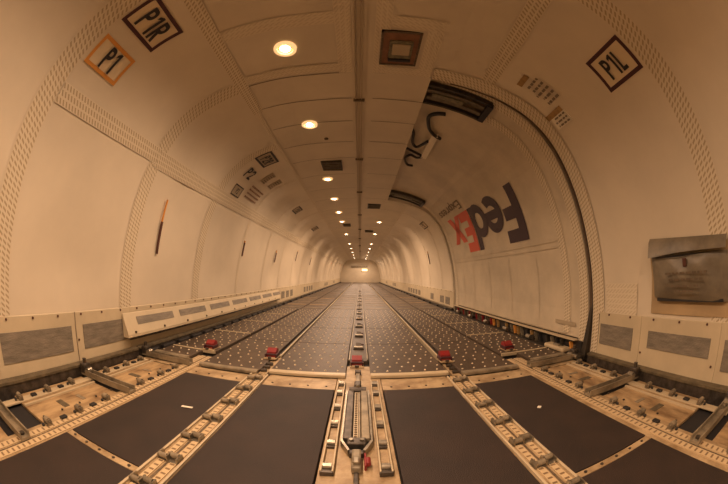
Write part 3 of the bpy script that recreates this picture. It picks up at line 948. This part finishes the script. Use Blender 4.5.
for x, y, lab in ((-.03, 3.36, 'red pallet stop at the head of the centre floor latch'),
               (-1.0, 3.43, 'red pallet stop at the end of the left roller track'), (.95, 3.36, 'red pallet stop at the end of the right roller track'),
               (-1.84, 3.5, 'red pallet stop farthest left, near the left guide rail'), (1.86, 3.58, 'red pallet stop farthest right, near the door sill')):
    red_stop(x, y, lab)

# ------------------------------------------------------------------ ball transfer mats
GB = 'dark ball transfer mats beyond the floor panels'
ball_mesh = [None]
def ball_mat(x0, x1, y0, y1, label, edge=False, balls=True, z=.028, stuff=False):
    t2 = thing('ball_mat', label, 'ball mat', ((x0 + x1) / 2, (y0 + y1) / 2, -.03), GB)
    MB().box(x0, x1, y0, y1, -.03, z, .005).build('mat_board', 'ball_mat', t2)
    if edge:
        MB().prism([(y0 - .07, z - .022), (y0 - .07, z + .002), (y0 - .06, z + .010), (y0 - .003, z + .010), (y0 - .003, -.03), (y0 - .03, -.03), (y0 - .03, z - .022)], 'x', x0, x1).build('front_edge', 'cream' if edge == 1 else 'channel', t2)
    nx = max(2, round((x1 - x0) / .125))
    ny = max(1, round((y1 - y0) / .15))
    pts = []
    for j in range(ny):
        for i in range(nx):
            if (i + j) % 2 == 0 or nx < 3:
                pass
            pts.append((x0 + (x1 - x0) * (i + .5 + (.25 if j % 2 else -.25) * .6) / nx, y0 + (y1 - y0) * (j + .5) / ny))
    if stuff:
        m = MB()
        for p in pts:
            m.ball((p[0], p[1], z), .0125, 6, 4)
        o = m.build('steel_balls', 'ball_steel', t2, smooth=True)
        o['kind'] = 'stuff'
        return
    if ball_mesh[0] is None:
        o = MB().ball((0, 0, 0), .0118, 8, 6).build('b', 'ball_steel', smooth=True)
        ball_mesh[0] = o.data
        COL.objects.unlink(o)
        bpy.data.objects.remove(o)
    for p in pts[:99]:
        o = bpy.data.objects.new('steel_ball', ball_mesh[0])
        COL.objects.link(o)
        o.parent = t2
        o.location = (Vector((p[0], p[1], z)) - Vector(t2['_o'])) * UP
COLS = [(-1.65, -.995, 'outer left'), (-.885, -.135, 'left of centre'), (.105, .865, 'right of centre'), (.995, 1.63, 'outer right')]
ROWS = [(2.95, 4.30), (4.315, 5.60), (5.615, 7.0), (7.015, 8.5)]
RN = ['nearest', 'second', 'third', 'fourth']
for (x0, x1, nm) in COLS:
    for k, (y0, y1) in enumerate(ROWS):
        ya = y0 - (.06 if k == 0 and 'outer' in nm else 0)
        ball_mat(x0, x1, ya, y1, '%s dark ball mat of the %s column' % (RN[k], nm), edge=(1 if k == 0 and 'outer' not in nm else (2 if k == 0 else False)), stuff=(k == 3))
for sd, w1 in ((-1, 'left'), (1, 'right')):
    ball_mat(*sorted((sd * 1.89, sd * 2.37)), 3.02, 3.36, 'short dark ball mat right behind the last channel bar on the %s' % w1, edge=2)
    for k, (y0, y1) in enumerate([(3.40, 4.68), (4.72, 5.96), (6.0, 7.24), (7.28, 8.5)]):
        a, b2 = sorted((sd * (1.72 if sd < 0 else 1.675), sd * 2.37))
        ball_mat(a, b2, y0, y1, '%s dark ball mat beside the %s wall' % (RN[k], w1), stuff=(k == 3))
        o = MB().box(a + .01, b2 - .01, y0 - .034, y0 - .002, .0, .034).build('edge_strip', 'cream', origin=((a + b2) / 2, y0, .03))
        tag(o, 'thin pale strip across the front of the %s ball mat beside the %s wall' % (RN[k], w1), 'strip', 'thin strips between the side ball mats')
for sd, w1 in ((-1, 'left'), (1, 'right')):
    a, b2 = sorted((sd * .90, sd * .985))
    t = thing('track_tail', 'narrow pale tail of the %s roller track, leading up to its red pallet stop' % w1, 'roller track', (sd * .94, 3.1, -.03))
    MB().box(a, b2, 2.835, 3.48, -.03, .012, .004).build('tail_bar', 'cream_floor', t)
    for y in (2.9, 3.02, 3.14):
        MB().cyl((a + .012, y, .030), (b2 - .012, y, .030), .018, n=12).build('roller', 'dark_steel', t)
# pale guide strips beside the middle columns
for sd, w1 in ((-1, 'left'), (1, 'right')):
    a, b2 = sorted((sd * .908, sd * .930))
    t = thing('guide_strip', 'long pale guide strip on the %s running to the far bulkhead' % w1, 'strip', (sd * .93, 20, 0), 'long pale guide strips on the deck')
    MB().box(a, b2, 3.5, YE - .1, -.03, .034, .003).build('strip_bar', 'cream', t)
    MB().box(*(sorted((sd * .94, sd * .985))), 3.56, 8.4, -.03, -.005).build('strip_groove', 'black_rubber', t)
# far deck beyond the ball mats
GR = 'plain brown deck boards far down the hold'
for (x0, x1, nm) in COLS + [(-2.37, -1.68, 'far left'), (1.66, 2.37, 'far right')]:
    for (y0, y1, dn) in ((8.53, 14.0, 'nearer'), (14.03, 22.0, 'middle'), (22.03, YE - .06, 'farthest')):
        xa, xb = x0, x1
        t = thing('deck_board', '%s brown deck board in the %s column beyond the ball mats' % (dn, nm), 'deck board', ((xa + xb) / 2, (y0 + y1) / 2, -.03), GR)
        MB().box(xa, xb, y0, y1, -.03, .02).build('board', 'ball_mat', t)
        if y0 < 20:
            n = 6 if y0 < 14 else 5
            for j in range(n):
                y = y0 + (y1 - y0) * (j + .5) / n
                MB().box(xa + .06, xb - .06, y - .05, y + .05, .02, .03).build('cross_slat', 'cream_floor' if (j + int(x0 * 3)) % 3 == 0 and abs(x0) > 1.5 else 'channel', t)

# centre spine of pallet locks beyond the red stop
t = thing('centre_spine', 'brown centre spine strip carrying the pallet locks down the hold', 'strip', (-.015, 20, -.03))
MB().box(-.125, .095, 3.48, YE - .08, -.03, .012).build('spine_strip', 'ball_mat', t)
for x in (-.118, .088):
    MB().box(x - .008, x + .008, 3.48, YE - .08, .012, .03).build('spine_lip', 'channel', t)
def lock(y, label):
    c = -.015
    t2 = thing('pallet_lock', label, 'pallet lock', (c, y, .012), 'pallet locks along the centre spine')
    MB().box(c - .07, c + .07, y - .12, y + .12, .0125, .026, .004).build('lock_base', 'hinge', t2)
    MB().prism([(y - .06, .026), (y + .06, .026), (y + .04, .085), (y - .01, .085)], 'x', c - .035, c + .035).build('lock_claw', 'dark_steel', t2)
    MB().box(c - .02, c + .07, y + .10, y + .118, .026, .042).build('lock_bar', 'maroon', t2)
    MB().cyl((c - .06, y - .09, .04), (c + .06, y - .09, .04), .02, n=10).build('lock_roller', 'steel', t2)
t0 = None
ys = [4.15, 5.0, 5.9, 6.9, 7.9, 9.0, 10.2, 11.5, 13.0, 14.6, 16.4, 18.4]
for i, y in enumerate(ys):
    lab = 'dark pallet lock on the centre spine, %s beyond the centre red stop' % (ordn[i] if i else 'first')
    if t0 is None:
        lock(y, lab)
        t0 = COL.objects['pallet_lock']
    else:
        dup(t0, (0, y - ys[0], 0), lab)

# ------------------------------------------------------------------ signs and decals
def glyph(ch):
    """stroke built condensed capitals and digits, cap height 1; returns strips and the advance width"""
    w_ = .17
    if ch == 'P':
        return [barv(0, w_, 0, 1), [[(x, 1), (x, 1 - w_)] for x in (w_, .28)], arc(.28, .72, .27, .28, w_, w_, -90, 90, 14), [[(x, .44 + w_), (x, .44)] for x in (w_, .28)]], .55
    if ch == 'R':
        return glyph('P')[0] + [barp((.42, 0), (.24, .50), w_ * 1.1)], .56
    if ch == '1':
        return [barv(.16, .16 + w_, 0, 1), [[(.0, .74), (.0, .90)], [(.16, .84), (.20, 1.0)]]], .34
    if ch == 'L':
        return [barv(0, w_, 0, 1), barv(w_, .46, 0, w_, 2)], .47
    if ch == '2':
        return [arc(.26, .72, .27, .28, w_, w_, -25, 180, 16), barp((.08, .08), (.42, .58), w_), barv(0, .54, 0, w_, 2)], .55
    if ch == '3':
        return [arc(.24, .73, .27, .27, w_, w_, -80, 160, 16), arc(.24, .28, .29, .28, w_, w_, -160, 85, 16)], .55
    return [barv(.34, .34 + w_, 0, 1), barv(0, .58, .22, .22 + w_, 2), barp((.08, .36), (.40, 1), w_)], .58
def wrap_text(side, Yc, sc, body, h, material, parent, wscale=.62, off=.010, bold=.012, rot=0.0):
    wscale = wscale * 1.25
    tot = sum(glyph(c)[1] for c in body) + .14 * (len(body) - 1)
    x = -tot / 2
    for c in body:
        strips, adv = glyph(c)
        mb = MB()
        for st in strips:
            mb.grid([[W(side, Yc + (x + p[0]) * h * wscale * (1 if side < 0 else -1), sc + (p[1] - .5) * h, off) for p in pr] for pr in st])
        mb.build('letter', material, parent, recalc=False)
        x += adv + .14
def sign(side, Y0, Y1, s0, s1, label, body, frame, field, ink='ink', bw=.045, group=None, h=.6, name='position_sign', wscale=.62, cat='sign', bold=.03):
    t2 = thing(name, label, cat, W(side, (Y0 + Y1) / 2, (s0 + s1) / 2), group)
    m = MB(); patch(m, side, Y0, Y1, s0, s1, .007, th=.006, nY=2, nS=6)
    m.build('sign_field', field, t2, recalc=False)
    if frame:
        m = MB()
        for a in ((Y0, Y1, s0, s0 + bw), (Y0, Y1, s1 - bw, s1), (Y0, Y0 + bw, s0 + bw, s1 - bw), (Y1 - bw, Y1, s0 + bw, s1 - bw)):
            patch(m, side, *a, .010, nY=2, nS=4)
        m.build('sign_border', frame, t2, recalc=False)
    if body:
        wrap_text(side, (Y0 + Y1) / 2, (s0 + s1) / 2, body, (s1 - s0) * h, ink, t2, wscale=wscale, off=.013, bold=bold)
    return t2
sign(-1, 1.03, 1.54, 2.375, 2.70, 'position sign with a dark maroon border reading P1R, high on the left wall', 'P1R', 'maroon', 'decal_tan', bw=.035, h=.66)
sign(-1, 1.05, 1.50, 1.965, 2.235, 'position sign with an orange border reading P1, below the P1R sign', 'P1', 'orange_paint', 'decal_tan', bw=.032, h=.72)
sign(1, 1.04, 1.515, 1.955, 2.275, 'position sign with a dark maroon border reading P1L, high on the right wall', 'P1L', 'maroon', 'decal_tan', bw=.035, h=.58)
sign(-1, 4.32, 4.82, 2.47, 2.76, 'black-bordered sign reading P2R farther along the left wall', 'P2R', 'ink', 'decal_grey', bw=.035, h=.62)
sign(-1, 4.60, 4.95, 1.78, 1.98, 'small black-bordered plate low in the cluster of decals past the P1 signs', 'P2', 'ink', 'decal_grey', bw=.02, h=.5)
o = thing('position_lettering', 'bare black lettering between the P2R sign and the small bordered plate', 'sign', W(-1, 4.72, 2.24))
wrap_text(-1, 4.70, 2.24, 'P2', .20, 'ink', o, wscale=.9, off=.009, bold=.04)
sign(-1, 7.9, 8.4, 2.28, 2.52, 'small black-bordered sign far along the left wall past the P2R sign', 'P3R', 'ink', 'decal_grey', bw=.03, h=.6)
sign(-1, 11.2, 11.8, 2.28, 2.52, 'tiny black-bordered sign deep along the left wall', 'P4R', 'ink', 'decal_grey', bw=.03, h=.6)
sign(1, 9.1, 9.65, 1.98, 2.22, 'small black-bordered sign just past the far edge of the cargo door', 'P3L', 'ink', 'decal_tan', bw=.03, h=.6)
# notice plates: rows of illegible small print
def print_line(parent, side, ya, yb, sc, hh, off, ink, rnd):
    m = MB()
    rows, y, word = [], ya, True
    while y < yb:
        L = min(rnd.uniform(.025, .07) if word else .016, yb - y)
        q = hh if word else hh * .12
        rows += [[W(side, y, sc - q, off), W(side, y, sc + q, off)], [W(side, y + L, sc - q, off), W(side, y + L, sc + q, off)]]
        y += L + .0005
        word = not word
    m.grid(rows)
    m.build('print_line', ink, parent, recalc=False)
def notice(side, Y0, Y1, s0, s1, label, rows, field='decal_grey', inkm='logo_grey', vertical=False, group=None):
    t2 = thing('notice_plate', label, 'notice', W(side, (Y0 + Y1) / 2, (s0 + s1) / 2), group)
    if field:
        m = MB(); patch(m, side, Y0, Y1, s0, s1, .007, th=.006, nY=2, nS=5)
        m.build('plate_field', field, t2, recalc=False)
    rnd = random.Random(int(Y0 * 100))
    for i in range(rows):
        print_line(t2, side, Y0 + .02, Y1 - .02 - rnd.uniform(0, .05), s0 + (s1 - s0) * (i + .5) / rows, (s1 - s0) / rows * .22, .011, inkm, rnd)
    return t2
notice(-1, 5.22, 5.42, 2.27, 2.54, 'grey notice plate of small print just past the P2R sign', 6, inkm='logo_grey')
notice(-1, 5.62, 5.82, 2.29, 2.57, 'second grey notice plate of small print, farther from the P2R sign', 6, inkm='logo_grey')
notice(-1, 5.1, 5.8, 1.85, 2.15, 'faint reddish small print below the two grey notice plates', 4, field=None, inkm='filter_brown')
notice(1, 2.02, 2.30, 2.22, 2.54, 'block of faint grey small print under an orange mark, above the door edge', 5, field=None, inkm='logo_grey')
t = thing('orange_mark', 'short orange-yellow mark above the faint small print on the right wall', 'marking', W(1, 2.18, 2.6))
m = MB(); patch(m, 1, 2.10, 2.28, 2.565, 2.625, .008, nY=2, nS=2); m.build('mark', 'yellow_paint', t, recalc=False)
t = notice(1, 2.14, 2.40, 1.98, 2.11, 'small white notice with an orange top, beside the cargo door edge', 3, field='decal_white', inkm='logo_grey')
m = MB(); patch(m, 1, 2.16, 2.44, 2.11, 2.17, .010, nY=2, nS=2); m.build('orange_header', 'yellow_paint', t, recalc=False)
# small word beneath the logo on the door (reads upside down too)
t = thing('door_lettering', 'small outlined grey word above the red letters of the door logo', 'lettering', dsurf(6.9, 2.0))
def door_text(body, Yc, sc, h, wd, material):
    cu = bpy.data.curves.new('txt', 'FONT'); cu.body = body; cu.align_x = 'CENTER'; cu.align_y = 'CENTER'; cu.offset = .012; cu.resolution_u = 3
    ob = bpy.data.objects.new('txt', cu); COL.objects.link(ob); bpy.context.view_layer.update()
    me = bpy.data.meshes.new_from_object(ob.evaluated_get(bpy.context.evaluated_depsgraph_get()))
    COL.objects.unlink(ob); bpy.data.objects.remove(ob)
    mb = MB(); mb.bm.from_mesh(me); bpy.data.meshes.remove(me)
    xs = [v.co.x for v in mb.bm.verts]; yv = [v.co.y for v in mb.bm.verts]
    for v in mb.bm.verts:
        a = ((v.co.x - min(xs)) / (max(xs) - min(xs)) - .5) * wd
        b = ((v.co.y - min(yv)) / (max(yv) - min(yv)) - .5) * h
        v.co = Vector((a, b, 0))
    for v in mb.bm.verts:
        v.co = dsurf(Yc + v.co.x, sc - v.co.y, .010)
    return mb.build('lettering', material, t, recalc=False)
door_text('Express', 6.85, 2.03, .26, 1.55, 'logo_grey')
# hanging pull straps
def strap(side, Y, s_top, s_mid, s_bot, label, lean=0.06, wd=.018):
    t2 = thing('pull_strap', label, 'strap', W(side, Y, s_top), 'webbing straps hanging on the walls')
    def seg(name, a, b, mt, ww, o):
        m = MB()
        rows = []
        for j in range(9):
            s = a + (b - a) * j / 8
            y = Y + lean * (s_top - s)
            rows.append([W(side, y - ww, s, o), W(side, y - ww, s, o + .012), W(side, y + ww, s, o + .012), W(side, y + ww, s, o), W(side, y - ww, s, o)])
        m.grid(rows)
        m.build(name, mt, t2)
    seg('orange_webbing', s_top, s_mid, 'orange_paint', wd * .6, .004)
    seg('dark_grip', s_mid, s_bot, 'strap_dark', wd, .006)
strap(-1, 3.09, 1.30, 1.03, .64, 'orange and dark brown pull strap nearest on the left wall')
strap(-1, 6.02, 1.12, 1.08, .80, 'short dark strap on the left wall in the bay past the P2R sign', wd=.028)
strap(-1, 8.55, 1.12, 1.05, .78, 'thin dark strap deeper on the left wall above the duct end', wd=.03)
strap(-1, 11.3, 1.35, 1.30, .95, 'faint dark strap far down the left wall', wd=.03)
strap(-1, 14.6, 1.30, 1.25, .90, 'faintest dark strap deepest on the left wall', wd=.04)
strap(1, 10.6, 1.30, 1.22, .85, 'thin dark strap on the right wall beyond the cargo door', wd=.03)

# ------------------------------------------------------------------ grey document pouch on the right wall
t = thing('document_pouch', 'grey vinyl document pouch with a buttoned flap fixed to the right wall', 'pouch', W(1, 1.25, .4))
def pw(Y, s, o):
    return W(1, Y, s, o)
PY0, PY1 = .82, 1.70
m = MB(); patch(m, 1, PY0 - .02, PY1 + .04, .06, .60, .012, th=.012); m.build('backing_panel', 'pouch_back', t, recalc=False)
m = MB()
n, k = 20, 14
rows = []
for i in range(n + 1):
    u = i / n
    r = []
    for j in range(k + 1):
        v = j / k
        bul = (max(0, math.sin(math.pi * u)) ** .35) * (max(0, math.sin(math.pi * min(1, v * .9 + .06))) ** .5)
        wr = .012 * math.sin(9 * u + 5 * v) + .010 * math.sin(21 * u - 8 * v) * v
        r.append(pw(PY0 + (PY1 - PY0) * u + .02 * (v - .5), (.19 + .36 * v) + .03 * (u - .5), .016 + .075 * bul + wr * bul))
    rows.append(r)
m.grid(rows)
m.build('bag_body', 'pouch', t, smooth=True)
m = MB()
rows = []
for i in range(n + 1):
    u = i / n
    sag = .035 * math.sin(math.pi * u) - .03 * u
    tp = .70 - .06 * (1 - u)
    rows.append([pw(PY0 + (PY1 - PY0) * u, tp, .018), pw(PY0 + (PY1 - PY0) * u, tp - .03, .05), pw(PY0 + (PY1 - PY0) * u, .56 + sag * .4, .085 + .01 * math.sin(8 * u))])
m.grid(rows)
m.build('flap', 'pouch', t, smooth=True)
m = MB()
rows = []
for i in range(n + 1):
    u = i / n
    w_ = .020 * u * math.sin(math.pi * u) + .002
    rows.append([pw(PY0 + .08 + (PY1 - PY0 - .12) * u, .535 - w_ + .01, .075), pw(PY0 + .08 + (PY1 - PY0 - .12) * u, .545 + w_ * .3, .082)])
m.grid(rows)
m.build('dark_opening', 'black_rubber', t)
m = MB(); patch(m, 1, 1.25, 1.29, .455, .52, .104, th=.01); m.build('button_tab', 'strap_dark', t, recalc=False)
rnd = random.Random(3)
for i, sc in enumerate((.41, .36, .31, .27)):
    print_line(t, 1, 1.02 + .05 * i, 1.50 - .04 * i, sc, .008, .112, 'filter_dark', rnd)
m = MB(); patch(m, 1, PY0 + .05, PY1 - .06, .175, .20, .05, th=.03); m.build('bottom_seam', 'black_rubber', t, recalc=False)

# ------------------------------------------------------------------ scraps on the floor panels
for (x, y, a, b2, r, lab) in ((-1.22, 1.82, .045, .012, .2, 'tiny pale scrap of tape lying on the left dark floor panel'), (1.29, 1.83, .018, .014, .8, 'tiny pale speck of paper lying on the right dark floor panel')):
    m = MB()
    m.box(-a, a, -b2, b2, .0045, .008)
    for v in m.bm.verts:
        v.co = Vector((x + v.co.x * math.cos(r) - v.co.y * math.sin(r), y + v.co.x * math.sin(r) + v.co.y * math.cos(r), v.co.z + .004 * abs(v.co.x) / a))
    tag(m.build('paper_scrap', 'decal_white', origin=(x, y, .004)), lab, 'scrap')

# ------------------------------------------------------------------ end wall lamp
t = thing('bulkhead_lamp', 'glowing lamp high on the far end bulkhead', 'lamp', (.55, YE - .05, 1.6))
MB().box(.15, .95, YE - .12, YE - .01, 1.42, 1.82, .03).build('lamp_housing', 'cream', t)
MB().box(.2, .9, YE - .14, YE - .115, 1.47, 1.77).build('lamp_lens', 'end_bulb', t)
ld = bpy.data.lights.new('lamp_glow', 'POINT')
ld.energy = LAMP_W * 0.1
ld.color = LAMP_COL
ld.shadow_soft_size = .15
lo = bpy.data.objects.new('lamp_glow', ld)
COL.objects.link(lo)
lo.parent = t
lo.location = (0, -.5, 0)

for o in COL.objects:
    if '_o' in o:
        del o['_o']
